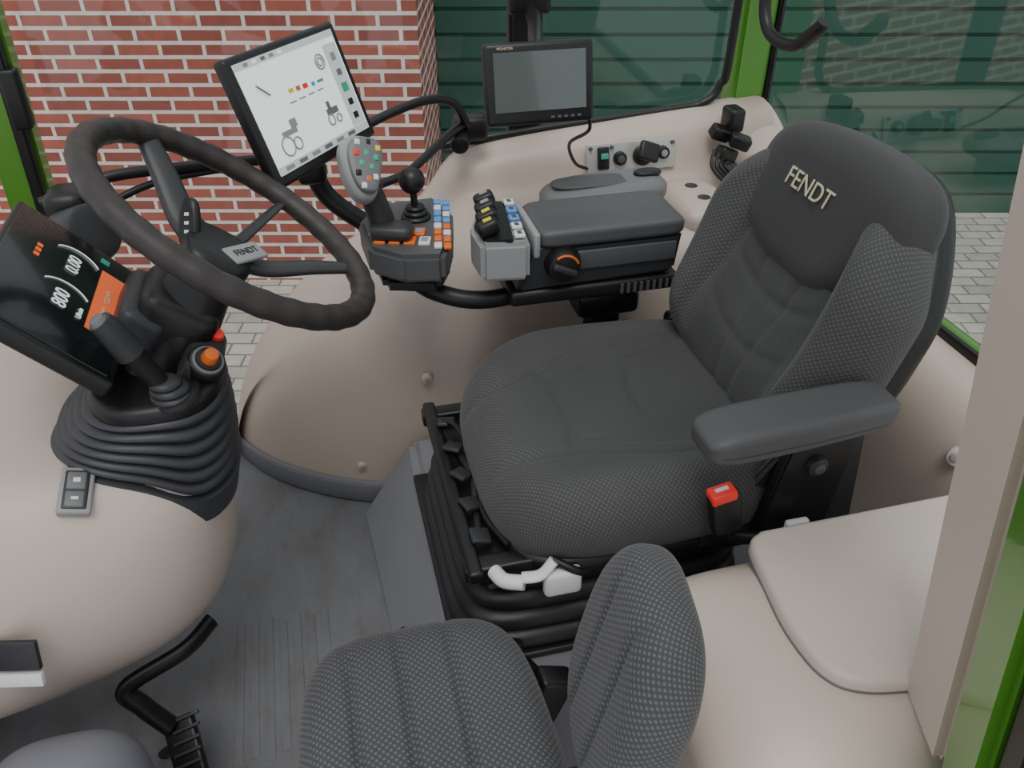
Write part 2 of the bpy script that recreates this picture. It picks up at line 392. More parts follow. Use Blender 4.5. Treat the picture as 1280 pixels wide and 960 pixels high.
obj('window_3', [(1.02, .35, .555), (1.02, 1.70, .555), (1.0, 1.68, 1.69), (1.0, .5, 1.69)], [(0, 1, 2, 3)], GLASSR)

# ------------------------------------------------------------------ podium
pd = [hull8('platform', [(.04, .70, 0), (.86, .735, 0), (.86, 1.385, 0), (.005, 1.40, 0)], [(.11, .74, .2), (.86, .74, .2), (.86, 1.385, .2), (.125, 1.385, .2)], GREYP, .014, 4)]
pd.append(cyl('grommet', (.05, .98, .09), (.042, .98, .088), .012, .011, DARK))
group('seat_platform', pd)

# ------------------------------------------------------------------ dashboard
Tn = [(-.9, 1.27, .78), (-.5, 1.24, .70), (-.31, 1.19, .64), (-.19, 1.12, .605), (-.165, 1.0, .59), (-.195, .885, .585), (-.45, .83, .64), (-.9, .78, .71)]
Mn = [(-.9, 1.30, .55), (-.5, 1.28, .53), (-.28, 1.25, .52), (-.170, 1.14, .50), (-.155, 1.0, .50), (-.205, .86, .49), (-.43, .77, .48), (-.9, .68, .5)]
Bn = [(-.9, 1.30, .35), (-.5, 1.28, .33), (-.28, 1.24, .32), (-.2, 1.14, .31), (-.19, 1.0, .30), (-.24, .88, .29), (-.43, .79, .30), (-.9, .72, .3)]
Cn = [(x-.05, y+(.06 if y < 1.05 else -.05), zz-.06) for x, y, zz in Bn]
Dn = [(x*.5-.32, y*.4+.62, .22) for x, y, zz in Bn]
U0 = [(x*.8-.12, y*.6+.42, zz) for x, y, zz in Tn]
dash_body = loft('body', [U0, Tn, Mn, Bn, Cn, Dn], BEIGE, closed=True, sub=3, caps=True)
ds = [dash_body]
bpy.context.view_layer.update()
from mathutils.bvhtree import BVHTree
DB = BVHTree.FromObject(dash_body, bpy.context.evaluated_depsgraph_get())
def dash_z(x, y):
    h = DB.ray_cast(Vector((x, y, 1.2)), Vector((0, 0, -1)))
    return h[0].z if h[0] is not None else 0
def dash_hit(x, y):
    h = DB.ray_cast(Vector((x, y, 1.2)), Vector((0, 0, -1)))
    return h[0], h[1]
# rocker switch seated on the dash surface
sp_, sn_ = dash_hit(-.335, .875)
if sn_.z < 0: sn_ = -sn_
yv = Vector((.05, .9, .3)); xv = yv.cross(sn_).normalized()
swM = frame(sp_+sn_*.002, xv, sn_.cross(xv))
ds.append(rbox('switch_frame', (0, 0, 0), (.038, .062, .014), GREYL, .003, M=swM))
ds.append(rbox('switch_well', (0, 0, .005), (.028, .052, .007), DARK, .002, M=swM))
ds.append(rbox('rocker', (0, .011, .007), (.022, .024, .01), GREYM, .003, M=swM))
ds.append(rbox('rocker_lower', (0, -.013, .007), (.022, .022, .008), GREYM, .003, M=swM))
ds.append(rbox('rocker_mark', (0, .011, .0122), (.008, .006, .001), WHITE, 0, M=swM))
ds.append(rbox('rocker_mark', (0, -.013, .0112), (.008, .004, .001), WHITE, 0, M=swM))
stM = frame((-.432, .768, .435), (.95, -.2, 0), (.08, .25, .95))
ds.append(rbox('type_plate', (0, .012, 0), (.06, .04, .008), DARK, .001, M=stM))
ds.append(rbox('label', (0, -.022, .001), (.06, .018, .008), WHITE, .001, M=stM))
group('dashboard', ds)
rbox('wall_front', (-.93, .95, .33), (.06, 1.5, .74), GREY, .01)

# steering column with bellows whose foot follows the dash surface
def boot():
    seg = 120; nr = 6; K = nr*10; V = []; F = []; nx = 2.5
    c0 = Vector((-.268, 1.003, 0)); c1 = Vector((-.232, .985, .674)); a0, b0, a1, b1 = .107, .112, .080, .088
    zs = []
    for i in range(seg):
        th = 2*math.pi*i/seg; cc, s = math.cos(th), math.sin(th); q = (abs(cc)**nx+abs(s)**nx)**(-1/nx)
        zs.append(min(.615, max(.535, dash_z(c0.x+a0*q*cc, c0.y+b0*q*s)+.004)))
    for _ in range(14): zs = [(zs[i-1]+zs[i]*2+zs[(i+1) % seg])/4 for i in range(seg)]
    def ring(t, off, sink=0, ex=0):
        for i in range(seg):
            th = 2*math.pi*i/seg; cc, s = math.cos(th), math.sin(th); q = (abs(cc)**nx+abs(s)**nx)**(-1/nx)
            u = t**1.5; a = a0+(a1-a0)*u; b = b0+(b1-b0)*u
            V.append(Vector((c0.x+(c1.x-c0.x)*t+(a+off+ex)*q*cc, c0.y+(c1.y-c0.y)*t+(b+off+ex)*q*s, zs[i]+(c1.z-zs[i])*t-sink)))
    ring(0, -.004, .05); ring(0, .004, .012, .002); ring(0, .006, .004, .002)
    for k in range(K+1):
        t = k/K; ring(t, .0058*(abs(math.sin(math.pi*nr*t))**.6*2-1))
    R = K+4
    for k in range(R-1):
        for i in range(seg):
            j = (i+1) % seg; F.append((k*seg+i, k*seg+j, (k+1)*seg+j, (k+1)*seg+i))
    F.append(tuple(range(seg))); F.append(tuple((R-1)*seg+i for i in range(seg)))
    return obj('column_boot', V, F, RUBBER, 60)
sc = [boot()]
sc.append(pad('boot_top', .082, .092, .03, .012, 2.6, BLACK, M=T3((-.232, .985, .677)), seg=48, topn=4))
sc.append(cyl('column', (-.235, 1.01, .66), (-.15, 1.04, .80), .05, .042, BLACK))
sc.append(rbox('column_shroud', (-.205, 1.035, .735), (.10, .11, .10), BLACK, .02, rot=(0, 35, 0)))
sc.append(rbox('column_side', (-.245, 1.04, .74), (.06, .13, .08), DARK, .015, rot=(0, 35, 0)))
sc.append(rbox('key_panel', (-.172, .985, .70), (.05, .09, .05), DARK, .015, rot=(10, 35, 0)))
d = Vector((.45, -.45, .77)).normalized()
kp = Vector((-.165, .958, .707))
sc.append(cyl('key_ring', kp-d*.01, kp+d*.012, .026, .024, BLACK)); sc.append(cyl('key_ring_rim', kp+d*.008, kp+d*.014, .021, .02, GREYM))
sc.append(cyl('ignition_dial', kp+d*.012, kp+d*.017, .017, .016, BLACK)); sc.append(cyl('ignition_knob', kp+d*.014, kp+d*.03, .011, .009, ORANGE))
rp = Vector((-.15, 1.0, .722)); sc.append(cyl('red_button', rp, rp+d*.008, .009, .008, REDP))
sc.append(cyl('key', kp+Vector((-.01, .03, .0)), kp+Vector((-.03, .035, .03)), .004, .004, SILVER))
sc.append(tube('lever_stick', [(-.205, .925, .68), (-.225, .919, .735), (-.240, .914, .775)], .012, BLACK, r1=.014))
sc.append(tube('lever_grip', [(-.236, .915, .762), (-.250, .911, .798), (-.257, .909, .812)], .018, DARK, r1=.014))
sc.append(cyl('lever_cap', (-.257, .909, .810), (-.260, .908, .817), .011, .009, GREYM))
sc.append(cyl('lever_collar', (-.203, .925, .687), (-.204, .9245, .694), .034, .032, BLACK))
sc.append(bellows('lever_boot', (-.203, .925, .687), (-.212, .921, .717), (.028, .028), (.015, .015), 3, DARK, amp=.002, n=2))
group('steering_column', sc)

# steering wheel
al = math.radians(37); c = Vector((-.103, 1.045, .858)); e1 = Vector((0, 1, 0)); e2 = Vector((math.cos(al), 0, -math.sin(al))); nn = Vector((math.sin(al), 0, math.cos(al)))
R = .187
def wp(r, deg, dn=0): a = math.radians(deg); return c+e2*(r*math.cos(a))+e1*(r*math.sin(a))+nn*dn
V = []; F = []; S = 288; K = 18
for i in range(S):
    a = 2*math.pi*i/S
    rad = .0166+.0006*math.cos(a*32)
    rv = e2*math.cos(a)+e1*math.sin(a)
    for k in range(K):
        q = 2*math.pi*k/K; V.append(c+rv*(R+rad*math.cos(q))+nn*rad*.95*math.sin(q))
for i in range(S):
    for k in range(K):
        F.append((i*K+k, i*K+(k+1) % K, ((i+1) % S)*K+(k+1) % K, ((i+1) % S)*K+k))
sw = [obj('rim', V, F, LEATHER, 0)]
for dg, w in ((134, .019), (16, .018), (66, .010)):
    sw.append(tube('spoke', [wp(.02, dg, -.052), wp(.07, dg, -.048), wp(.13, dg, -.022), wp(R-.004, dg, -.002)], w*1.25, DARK, r1=w*.78, flat=.5))
hM = frame(c-nn*.052, e1, -e2)
sw.append(pad('hub', .055, .045, .035, .014, 3, BLACK, M=hM, seg=48, topn=4))
bM = frame(wp(.03, -10, -.03), Vector((.45, .6, -.2)), Vector((-.7, .5, .5)))
sw.append(rbox('badge_plate', (0, 0, 0), (.062, .030, .006), GREYL, .003, M=bM))
sw.append(text('badge_text', 'FENDT', .014, bM @ T3((0, 0, .0035)), BLACK))
stp = Vector((-.163, 1.035, .825)); std = Vector((.10, .5, .75)).normalized()
sw.append(cyl('stalk_neck', stp-std*.03, stp+std*.01, .007, .008, BLACK))
sM = frame(stp+std*.035, (.9, -.4, .1), std)
sw.append(pad('stalk_paddle', .014, .036, .014, .006, 3, BLACK, M=sM, seg=40, topn=4))
for i in range(3): sw.append(rbox('stalk_mark', (0, -.008+i*.011, .0072), (.006, .004, .0006), WHITE, 0, M=sM))
group('steering_wheel', sw)

# instrument cluster display
iM = frame((-.320, 1.035, .797), (0, 1, 0), (-.68, 0, .734))
ic = [rbox('housing', (0, 0, -.01), (.285, .178, .024), BLACK, .006, M=iM), rbox('screen', (0, .003, .0025), (.268, .162, .004), SCRB, .002, M=iM),
      rbox('warning_banner', (.01, -.052, .0052), (.15, .034, .0012), SCRO, 0, M=iM),
      text('speed_text', '800', .026, iM @ T3((-.035, .0, .006)), SCRT), text('rate_text', '0.00', .024, iM @ T3((.055, .0, .006)), SCRT),
      text('unit_text', 'U/min', .01, iM @ T3((-.045, -.025, .006)), SCRT), text('banner_text', '12:41   1523.4 h', .01, iM @ T3((.01, -.052, .0062)), TEXTC)]
for k in range(3): ic.append(rbox('warning_icon', (.03+k*.012, .045, .0052), (.007, .007, .001), SCRO, 0, M=iM))
for cx in (-.035, .055):
    arc = [iM @ Vector((cx+.04*math.cos(t), .036*math.sin(t)-.002, .0055)) for t in [math.radians(a) for a in range(-50, 51, 10)]]
    ic.append(tube('gauge_arc', arc, .0009, SCRT, seg=6, n=2))
ic.append(rbox('green_icon', (.11, -.035, .0052), (.012, .012, .001), GRNK, 0, M=iM))
ic.append(rbox('bracket', (0.02, -.06, -.045), (.14, .05, .05), BLACK, .012, M=iM))
group('instrument_display', ic)

# ------------------------------------------------------------------ tablet terminal
tM = frame((.008, 1.352, .913), (.6, .8, 0), (-.274, .205, .94))
W, H = .274, .190
tb = [rbox('housing', (0, 0, -.01), (W, H, .024), BLACK, .007, M=tM), rbox('screen', (-.002, .003, .0025), (W*.9, H*.85, .002), SCRW, 0, M=tM)]
def tp(cx, cy, w, h, m, z=.0038, r=0): tb.append(rbox('icon', (cx, cy, z), (w, h, .0006), m, 0, M=tM, rot=(0, 0, r)))
tp(-.002, .079, W*.9, .010, SCRL); tp(-.002, -.072, W*.9, .012, SCRL); tp(.1, .0, .036, .13, SCRL)
for k in range(6): tp(-.1+k*.034, -.072, .02, .006, (GREYL, GREYM)[k % 2], .0042)
for k in range(5): tp(-.1+k*.02, .079, .01, .005, (GREYL, SCRT, GREYM)[k % 3], .0042)
tp(-.03, .024, .012, .006, YELK, .0042); tp(-.012, .023, .01, .007, ORANGE, .0042); tp(.006, .022, .012, .007, REDP, .0042); tp(.026, .02, .008, .006, BLUEK, .0042); tp(.045, .02, .016, .004, GRNK, .0042)
for k in range(4): tp(-.035+k*.024, .008, .016, .0016, GREYM, .0042)
tp(.1, -.004, .016, .014, GRNK, .0044); tp(.1, -.028, .012, .010, BLACK, .0044); tp(.1, -.05, .012, .01, BLACK, .0044); tp(.1, .045, .012, .012, GREYL, .0044); tp(.1, .02, .012, .010, GREYM, .0044)
def ring(cx, cy, r, rr=.0013):
    tb.append(tube('machine_outline', [tM @ Vector((cx+r*math.cos(t*math.pi/10), cy+r*math.sin(t*math.pi/10), .0045)) for t in range(20)], rr, GREYL, seg=6, closed=True))
for q in ((-.085, -.045, .014), (-.062, -.047, .009), (.035, -.04, .008), (.055, -.042, .006), (.062, .045, .011), (.062, .045, .006)): ring(*q)
tb.append(tube('machine_link', [tM @ Vector((-.098, .048, .0045)), tM @ Vector((-.078, .030, .0045))], .0035, GREYM, seg=6, flat=.4))
tp(-.07, -.028, .036, .008, GREYL, .0044); tp(-.055, -.018, .016, .012, GREYL, .0044); tp(.045, -.028, .03, .01, GREYM, .0044); tp(.04, -.018, .008, .012, GREYM, .0044)
tb.append(tube('support_arm', [tM @ Vector((.02, -.03, -.025)), (.0, 1.43, .82), (.02, 1.45, .72), (.12, 1.42, .64)], .017, BLACK))
tb.append(rbox('clamp', (.0, 1.43, .78), (.05, .05, .05), BLACK, .012))
group('tablet_terminal', tb)

# handrails
group('grab_rail', [
    tube('upper_tube', [(.05, 1.47, .80), (.12, 1.51, .825), (.22, 1.56, .84), (.28, 1.60, .82), (.315, 1.64, .76)], .0085, BLACK),
    tube('lower_tube', [(.12, 1.49, .715), (.18, 1.52, .725), (.27, 1.6, .76), (.33, 1.67, .765)], .0085, BLACK),
    rbox('rail_bracket', (.325, 1.665, .75), (.07, .05, .05), BLACK, .014), cyl('rail_knob', (.30, 1.65, .74), (.29, 1.60, .735), .02, .018, BLACK)])
group('front_rail', [
    tube('tube', [(-.40, 1.32, .80), (-.30, 1.34, .825), (-.15, 1.40, .81), (-.06, 1.43, .80)], .009, BLACK),
    tube('tube_low', [(-.36, 1.30, .77), (-.25, 1.36, .80), (-.12, 1.41, .80)], .006, BLACK),
    rbox('rail_clamp', (-.36, 1.31, .78), (.06, .07, .09), BLACK, .018), cyl('round_vent', (-.36, 1.26, .76), (-.31, 1.22, .79), .045, .042, DARK),
    tube('rail_foot', [(-.38, 1.30, .76), (-.44, 1.27, .72), (-.5, 1.22, .70)], .016, BLACK)])

# ------------------------------------------------------------------ armrest console
ar = []
ar.append(prism('keypad_module', [(.066, 1.372, .70), (.072, 1.26, .70), (.12, 1.215, .70), (.186, 1.204, .70), (.212, 1.27, .70), (.233, 1.377, .70), (.211, 1.45, .70), (.1, 1.44, .70)], (0, 0, -.05), DARKM, .008, 4))
ar.append(prism('keypad_base', [(.08, 1.36, .655), (.09, 1.24, .655), (.18, 1.215, .655), (.21, 1.28, .655), (.22, 1.37, .655), (.2, 1.43, .655), (.11, 1.42, .655)], (0, 0, -.03), BLACK, .01, 4))
for r in range(2):
    for q in range(4):
        X0, Y0 = .091+q*.0235+r*.003, 1.318-r*.036-q*.007
        ar.append(rbox('key', (X0, Y0, .7015), (.019, .027, .006), WHITE if (q+r) % 4 == 0 else ORANGE, .002, rot=(0, 0, -15)))
        ar.append(rbox('key_mark', (X0, Y0, .7049), (.011, .015, .001), GREYL if q % 2 else REDP, 0, rot=(0, 0, -15)))
for k in range(8):
    t = k/7
    for s_, off in ((0, 0), (1, .0155)):
        m = (BLUEK if k > 3 else ORANGE)
        ar.append(rbox('side_key', (.183+.028*t+off, 1.238+.175*t, .7025-off*.2), (.013, .018, .006), m if (k+s_) % 3 else WHITE, .002, rot=(0, 0, -10)))
ar.append(prism('control_module', [(.245, 1.29, .705), (.25, 1.215, .705), (.33, 1.205, .705), (.345, 1.385, .705), (.289, 1.40, .705)], (0, 0, -.07), GREYL, .008, 4))
ar.append(prism('control_top', [(.252, 1.288, .7085), (.257, 1.225, .7085), (.305, 1.215, .7085), (.325, 1.378, .7085), (.292, 1.388, .7085)], (0, 0, -.008), BLACK, .003, 2))
for k in range(4):
    y = 1.245+k*.038; x = .268+k*.006
    ar.append(rbox('rocker_lever', (x, y, .722), (.036, .026, .024), BLACK, .007, rot=(0, -20, 0)))
    ar.append(rbox('lever_mark', (x-.002, y, .7355), (.014, .010, .0015), YELK if k < 2 else GREYL, 0, rot=(0, -20, 0)))
for k in range(5):
    ar.append(rbox('small_key', (.317+k*.0035, 1.23+k*.033, .711), (.018, .022, .006), BLUEK if k in (2, 3) else WHITE, .002, rot=(0, 0, -6)))
    ar.append(rbox('small_key_mark', (.317+k*.0035, 1.23+k*.033, .7145), (.007, .01, .001), DARKM, 0))
ar.append(rbox('pad_front_trim', (.345, 1.293, .69), (.012, .15, .045), GREYL, .005))
ar.append(pad('elbow_pad', .13, .070, .032, .010, 12, DARKM, M=T3((.480, 1.287, .698)), seg=96, topn=6,
              deform=lambda x, y, z, w: (x, y, z-.003*w*g(y, .04))))
ar.append(hull8('console_body', [(.31, 1.225, .60), (.60, 1.225, .61), (.60, 1.355, .61), (.31, 1.355, .60)], [(.335, 1.221, .688), (.607, 1.221, .688), (.607, 1.358, .688), (.335, 1.358, .688)], DARK, .008))
ar.append(rbox('body_rib', (.50, 1.2225, .655), (.19, .006, .035), DARKM, .003))
ar.append(rbox('lower_rail', (.455, 1.285, .592), (.31, .13, .028), BLACK, .008))
for k in range(9): ar.append(rbox('rail_groove', (.50+k*.012, 1.2185, .592), (.005, .004, .018), DARKM, 0))
ar.append(cyl('adjust_knob', (.39, 1.225, .655), (.387, 1.196, .655), .032, .027, BLACK)); ar.append(rbox('knob_grip', (.386, 1.192, .655), (.045, .014, .012), DARK, .004, rot=(0, 25, 0)))
ar.append(tube('knob_arc', [(.387+.024*math.cos(math.radians(a)), 1.1955, .655+.024*math.sin(math.radians(a))) for a in range(20, 130, 15)], .0022, ORANGE, seg=6, n=2))
ar.append(tube('support_tube', [(.13, 1.32, .62), (.18, 1.27, .60), (.26, 1.25, .585), (.40, 1.28, .58)], .016, BLACK))
ar.append(cyl('swivel_disc', (.15, 1.32, .60), (.15, 1.32, .635), .045, .05, BLACK))
jM = frame((.075, 1.310, .812), (.93, .22, -.30), (-.25, .55, .80))
def jd(x, y, z, w):
    s = 1+.30*(y/.05); return (x*s+.004*(y/.05)**2, y, z+.006*w*(1-(x/.03)**2))
ar.append(pad('joystick_head', .033, .054, .038, .014, 2.8, GREYL, M=jM, seg=56, topn=6, deform=jd))
ar.append(pad('joystick_face', .027, .046, .006, .002, 2.8, GREYM, M=jM @ T3((0, 0, .0215)), seg=48, topn=4, deform=jd))
for cx, cy, m in ((-.014, .034, WHITE), (.004, .036, BLACK), (.02, .028, YELK), (-.016, .016, REDP), (.0, .018, GRNK), (.016, .012, GRNK), (-.008, .0, GRNK), (.008, -.004, GRNK), (-.014, -.016, BLACK), (.002, -.024, ORANGE), (.014, -.02, WHITE), (-.006, -.036, WHITE)):
    ar.append(rbox('joystick_button', (cx, cy, .027), (.009, .010, .008), m, .002, M=jM))
ar.append(tube('joystick_neck', [(.105, 1.31, .69), (.10, 1.308, .73), (.086, 1.304, .785)], .025, DARK, r1=.019))
ar.append(rbox('joystick_rest', (.115, 1.285, .715), (.07, .045, .026), DARK, .012, rot=(0, 0, -20)))
ar.append(tube('cross_lever_stick', [(.165, 1.36, .70), (.163, 1.36, .75)], .006, BLACK))
bm = bmesh.new(); bmesh.ops.create_uvsphere(bm, u_segments=32, v_segments=20, radius=.0225); ar.append(bmobj('cross_lever_ball', bm, BLACK, T3((.162, 1.36, .768)), 60))
ar.append(bellows('cross_lever_boot', (.165, 1.36, .70), (.164, 1.36, .725), (.026, .026), (.012, .012), 3, BLACK, amp=.002, n=2))
group('armrest_console', ar)

th = [pad('tray', .125, .060, .05, .02, 3, GREYM, M=T3((.545, 1.465, .668)), seg=64, topn=6, deform=lambda x, y, z, w: (x, y, z+.05*x)),
      pad('tray_recess', .08, .030, .006, .002, 3, DARKM, M=T3((.52, 1.465, .692)), seg=48, topn=4),
      rbox('tray_foot', (.53, 1.48, .62), (.16, .06, .06), GREYM, .01),
      pad('lens', .028, .016, .010, .004, 2.2, BLACK, M=T3((.635, 1.468, .699)), seg=40, topn=4)]
group('storage_tray', th)
pk = [pad('block', .065, .10, .07, .03, 4, BEIGED, M=T3((.775, 1.53, .59)), seg=60, topn=6)]
for y in (1.49, 1.555): pk.append(cyl('hole', (.775, y, .615), (.775, y, .6265), .014, .014, DARK))
group('cup_holder', pk)
pl = []
for i, (x, y, zz, r) in enumerate([(.87, 1.60, .67, 10), (.89, 1.585, .70, -15), (.86, 1.62, .71, 5), (.875, 1.585, .64, 25)]):
    pl.append(rbox('connector', (x, y, zz), (.045, .03, .028), BLACK, .006, rot=(10*i, 20, r)))
pl.append(rbox('connector_box', (.89, 1.63, .735), (.035, .05, .05), BLACK, .008))
for k in range(4):
    pl.append(tube('wire', [(.83+.012*k, 1.58, .69-.01*k), (.82+.01*k, 1.56, .66), (.845+.01*k, 1.54, .63), (.87, 1.57, .62)], .0035, BLACK, seg=8))
group('cable_connector', pl)

so = [rbox('plate', (.665, 1.632, .672), (.20, .006, .062), SILVER, .002, rot=(-12, 0, 0))]
def so_c(name, x, zz, r, m, l=.012): so.append(cyl(name, (x, 1.635, zz), (x, 1.629-l, zz+.002), r, r*.92, m))
so.append(rbox('rocker_switch', (.60, 1.624, .675), (.024, .012, .046), BLACK, .003, rot=(-12, 0, 0))); so.append(rbox('switch_light', (.60, 1.616, .682), (.016, .004, .012), GRNK, .001, rot=(-12, 0, 0)))
so_c('socket', .638, .67, .015, BLACK); so_c('socket_core', .638, .67, .009, DARKM, .014)
so_c('power_outlet', .688, .672, .021, BLACK, .016); so.append(rbox('outlet_flap', (.692, 1.60, .69), (.046, .014, .04), BLACK, .006, rot=(-30, 20, 0)))
so_c('socket', .735, .675, .014, BLACK); so_c('socket_core', .735, .675, .008, GREYL, .014)
for x in (.573, .620, .757):
    for zz in (.652, .694): so_c('screw', x, zz, .004, DARKM, .002)
group('socket_panel', so)

mM = frame((.40, 1.415, .898), (1, 0, 0), (0, .2, .98))
mo = [rbox('housing', (0, 0, -.013), (.192, .134, .028), BLACK, .008, M=mM), rbox('screen', (0, .004, .002), (.162, .096, .002), SCRM, 0, M=mM), text('brand_label', 'MONITOR', .006, mM @ T3((-.06, .058, .0018)), TEXTC)]
for k in range(5): mo.append(rbox('button', (.02+k*.012, -.056, .002), (.007, .004, .002), DARKM, 0, M=mM))
mo.append(tube('arm', [(.40, 1.44, .90), (.42, 1.52, .93), (.45, 1.64, .95), (.455, 1.69, .96)], .014, BLACK))
mo.append(rbox('post_clamp', (.455, 1.70, 1.0), (.085, .03, .10), BLACK, .01))
mo.append(tube('cable', [(.48, 1.42, .86), (.505, 1.45, .80), (.50, 1.55, .74), (.53, 1.60, .68), (.565, 1.625, .655)], .0035, BLACK, seg=8))
group('camera_monitor', mo)

group('window_handle', [tube('lever', [(.945, 1.66, 1.02), (.94, 1.66, .95), (.94, 1.62, .905), (.945, 1.54, .90), (.95, 1.49, .93)], .012, BLACK),
                        rbox('pivot', (.955, 1.67, 1.01), (.03, .05, .07), BLACK, .01), tube('lever_tip', [(.949, 1.51, .915), (.95, 1.47, .945), (.952, 1.46, .96)], .015, BLACK, r1=.012)])

# ------------------------------------------------------------------ driver seat
def cush(x, y, z, w):
    z2 = z
    z2 += w*(.016*min(1, max(0, (abs(y)-.11)/.08))-.012*g(x-.06, .12)*g(y, .12))
    fx = max(0, -x-.06); z2 -= 1.1*fx*fx
    sx = 1-.06*max(0, x)/.25
    yc = .145-.35*max(0, -(x+.02))**1.3+.02*math.sin(x*12)
    z2 -= w*.009*g(abs(y)-yc, .009)
    yc2 = .075+.28*(x+.12)
    if x > -.14: z2 -= w*.006*g(abs(y)-yc2, .009)*min(1, (x+.14)/.05)
    z2 -= w*.005*g(x+.10+1.5*y*y, .010)*sm((.14-abs(y))/.04)
    z2 -= w*.004*g(x-.02-2.5*y*y, .009)*sm((.10-abs(y))/.04)
    return (x, y*sx*(1-.06*max(0, -x-.1)/.15), z2)
def cdots(x, y, w):
    return 1-.75*w*sm((x+.19)/.05)*sm((.20-abs(y))/.05)
se = [pad('cushion', .250, .243, .12, .055, 3.8, FAB, M=T3((.430, 1.0, .468)), deform=cush, seg=180, topn=48, dots=cdots)]
bkM = frame((.705, .994, .678), (0, -1, 0), (.30, 0, .954))
def back(x, y, z, w):
    v = y/.225
    k = 1-.10*sm(-v)-.28*sm((v-.25)/.75)
    X = x*k; ax = abs(X)
    z2 = z+w*(.034*sm((ax-.11)/.07)+.018*g(v+.55, .35))
    z2 -= w*.009*g(ax-(.128-.03*v), .009)
    z2 -= w*.004*g(ax-(.045+.03*v), .008)*(1 if v < .3 else 0)
    z2 -= w*.003*g(y+.10-2.2*X*X, .010)*sm((.13-ax)/.03)
    z2 -= w*.003*g(y+.02-2.2*X*X, .010)*sm((.13-ax)/.03)
    return (X, y, z2+.4*x*x)
def bdots(x, y, w): return 1-.8*w*sm((.14-abs(x))/.03)
se.append(pad('backrest', .230, .225, .11, .05, 3.6, FAB, M=bkM, deform=back, seg=180, topn=48, dots=bdots))
def head(x, y, z, w):
    k = 1-.05*sm(y/.11)-.30*sm(-y/.11)
    return (x*k, y+.008*(1-(x/.17)**2)*(1 if y > 0 else -1.8)*min(1, abs(y)/.06), z+.5*x*x)
se.append(pad('head_pad', .177, .100, .125, .045, 4.0, FAB0, M=bkM @ T3((0, .128, .003)), deform=head, seg=128, topn=24))
def shell(x, y, z, w):
    v = y/.23; k = 1-.12*sm(-v)-.22*sm((v-.2)/.8); return (x*k, y, z+.7*x*x)
se.append(pad('back_shell', .225, .226, .05, .02, 3.2, BLACK, M=bkM @ T3((0, 0, -.058)), deform=shell, seg=96, topn=8))
se.append(text('headrest_text', 'FENDT', .038, bkM @ T3((-.012, .150, .0690)) @ Matrix.Rotation(math.radians(-4), 4, 'X'), TEXTC, .0006))
arM = frame((.545, .724, .660), (1, 0, .05), (0, 1, 0))
def armd(x, y, z, w): return (x, y*(1-.12*max(0, x)/.13), z*(1-.18*x/.13)+(.004*x/.13 if z > 0 else 0))
se.append(pad('left_armrest', .130, .040, .043, .013, 6, DARKM, M=arM, deform=armd, seg=96, topn=10))
se.append(pad('armrest_groove', .1275, .0408, .003, .0014, 6, DARK, M=arM @ T3((.0, 0, -.006)), deform=lambda x, y, z, w: (x, y*(1-.12*max(0, x)/.13), z), seg=80, topn=2))
se.append(hull8('armrest_bracket', [(.54, .755, .42), (.66, .755, .42), (.66, .775, .42), (.54, .775, .42)], [(.58, .752, .64), (.68, .752, .64), (.68, .772, .64), (.58, .772, .64)], BLACK, .006))
se.append(cyl('bracket_pivot', (.615, .76, .55), (.615, .744, .55), .017, .015, DARK)); se.append(cyl('pivot_core', (.615, .746, .55), (.615, .741, .55), .009, .008, DARKM))
se.append(hull8('side_plate', [(.46, .775, .40), (.72, .775, .40), (.72, .79, .40), (.46, .79, .40)], [(.60, .775, .60), (.70, .775, .60), (.70, .79, .60), (.60, .79, .60)], DARK, .005))
se.append(pad('seat_pan', .24, .225, .04, .015, 5, BLACK, M=T3((.43, 1.0, .40)), seg=64, topn=4))
se.append(rbox('hinge', (.64, 1.22, .47), (.10, .03, .12), BLACK, .01))
se.append(rbox('buckle', (.472, .728, .520), (.042, .026, .07), BLACK, .007, rot=(0, -12, 0))); se.append(rbox('buckle_release', (.463, .727, .552), (.036, .024, .018), REDP, .004, rot=(0, -12, 0)))
se.append(rbox('release_mark', (.461, .727, .5615), (.018, .006, .001), WHITE, 0, rot=(0, -12, 0)))
se.append(tube('buckle_stalk', [(.475, .735, .49), (.50, .745, .45), (.56, .75, .425)], .010, BLACK))
se.append(rbox('upper_frame', (.38, 1.0, .385), (.46, .40, .02), BLACK, .006))
for y in (.815, 1.185): se.append(rbox('slide_rail', (.35, y, .40), (.44, .03, .025), BLACK, .005))
se.append(rbox('front_bar', (.145, 1.0, .405), (.022, .42, .022), BLACK, .006)); se.append(rbox('front_bar_low', (.175, 1.0, .375), (.022, .40, .018), DARKM, .005))
for y0, y1 in ((.84, 1.10), (1.16, .92)): se.append(tube('scissor_bar', [(.16, y0, .385), (.20, y1, .42)], .007, DARK, seg=8))
se.append(tube('spring_cable', [(.15, 1.16, .41), (.18, 1.1, .43), (.19, 1.0, .41), (.18, .9, .42), (.2, .83, .42)], .005, BLACK, seg=8))
for k in range(5): se.append(rbox('bracket_plate', (.165, .86+k*.07, .418), (.03, .03, .008), DARK, .003, rot=(0, 15, 20*k)))
se.append(bellows('suspension_boot', (.36, 1.02, .212), (.36, 1.01, .375), (.235, .215), (.205, .19), 4, RUBBER2, amp=.012, n=6))
se.append(rbox('boot_flange', (.36, 1.02, .211), (.50, .46, .012), BLACK, .005))
se.append(tube('lever_white', [(.172, .80, .405), (.182, .778, .407), (.207, .765, .41)], .011, WHITE)); se.append(tube('lever_white_arm', [(.205, .77, .415), (.23, .765, .42), (.25, .77, .438)], .010, WHITE, flat=.6))
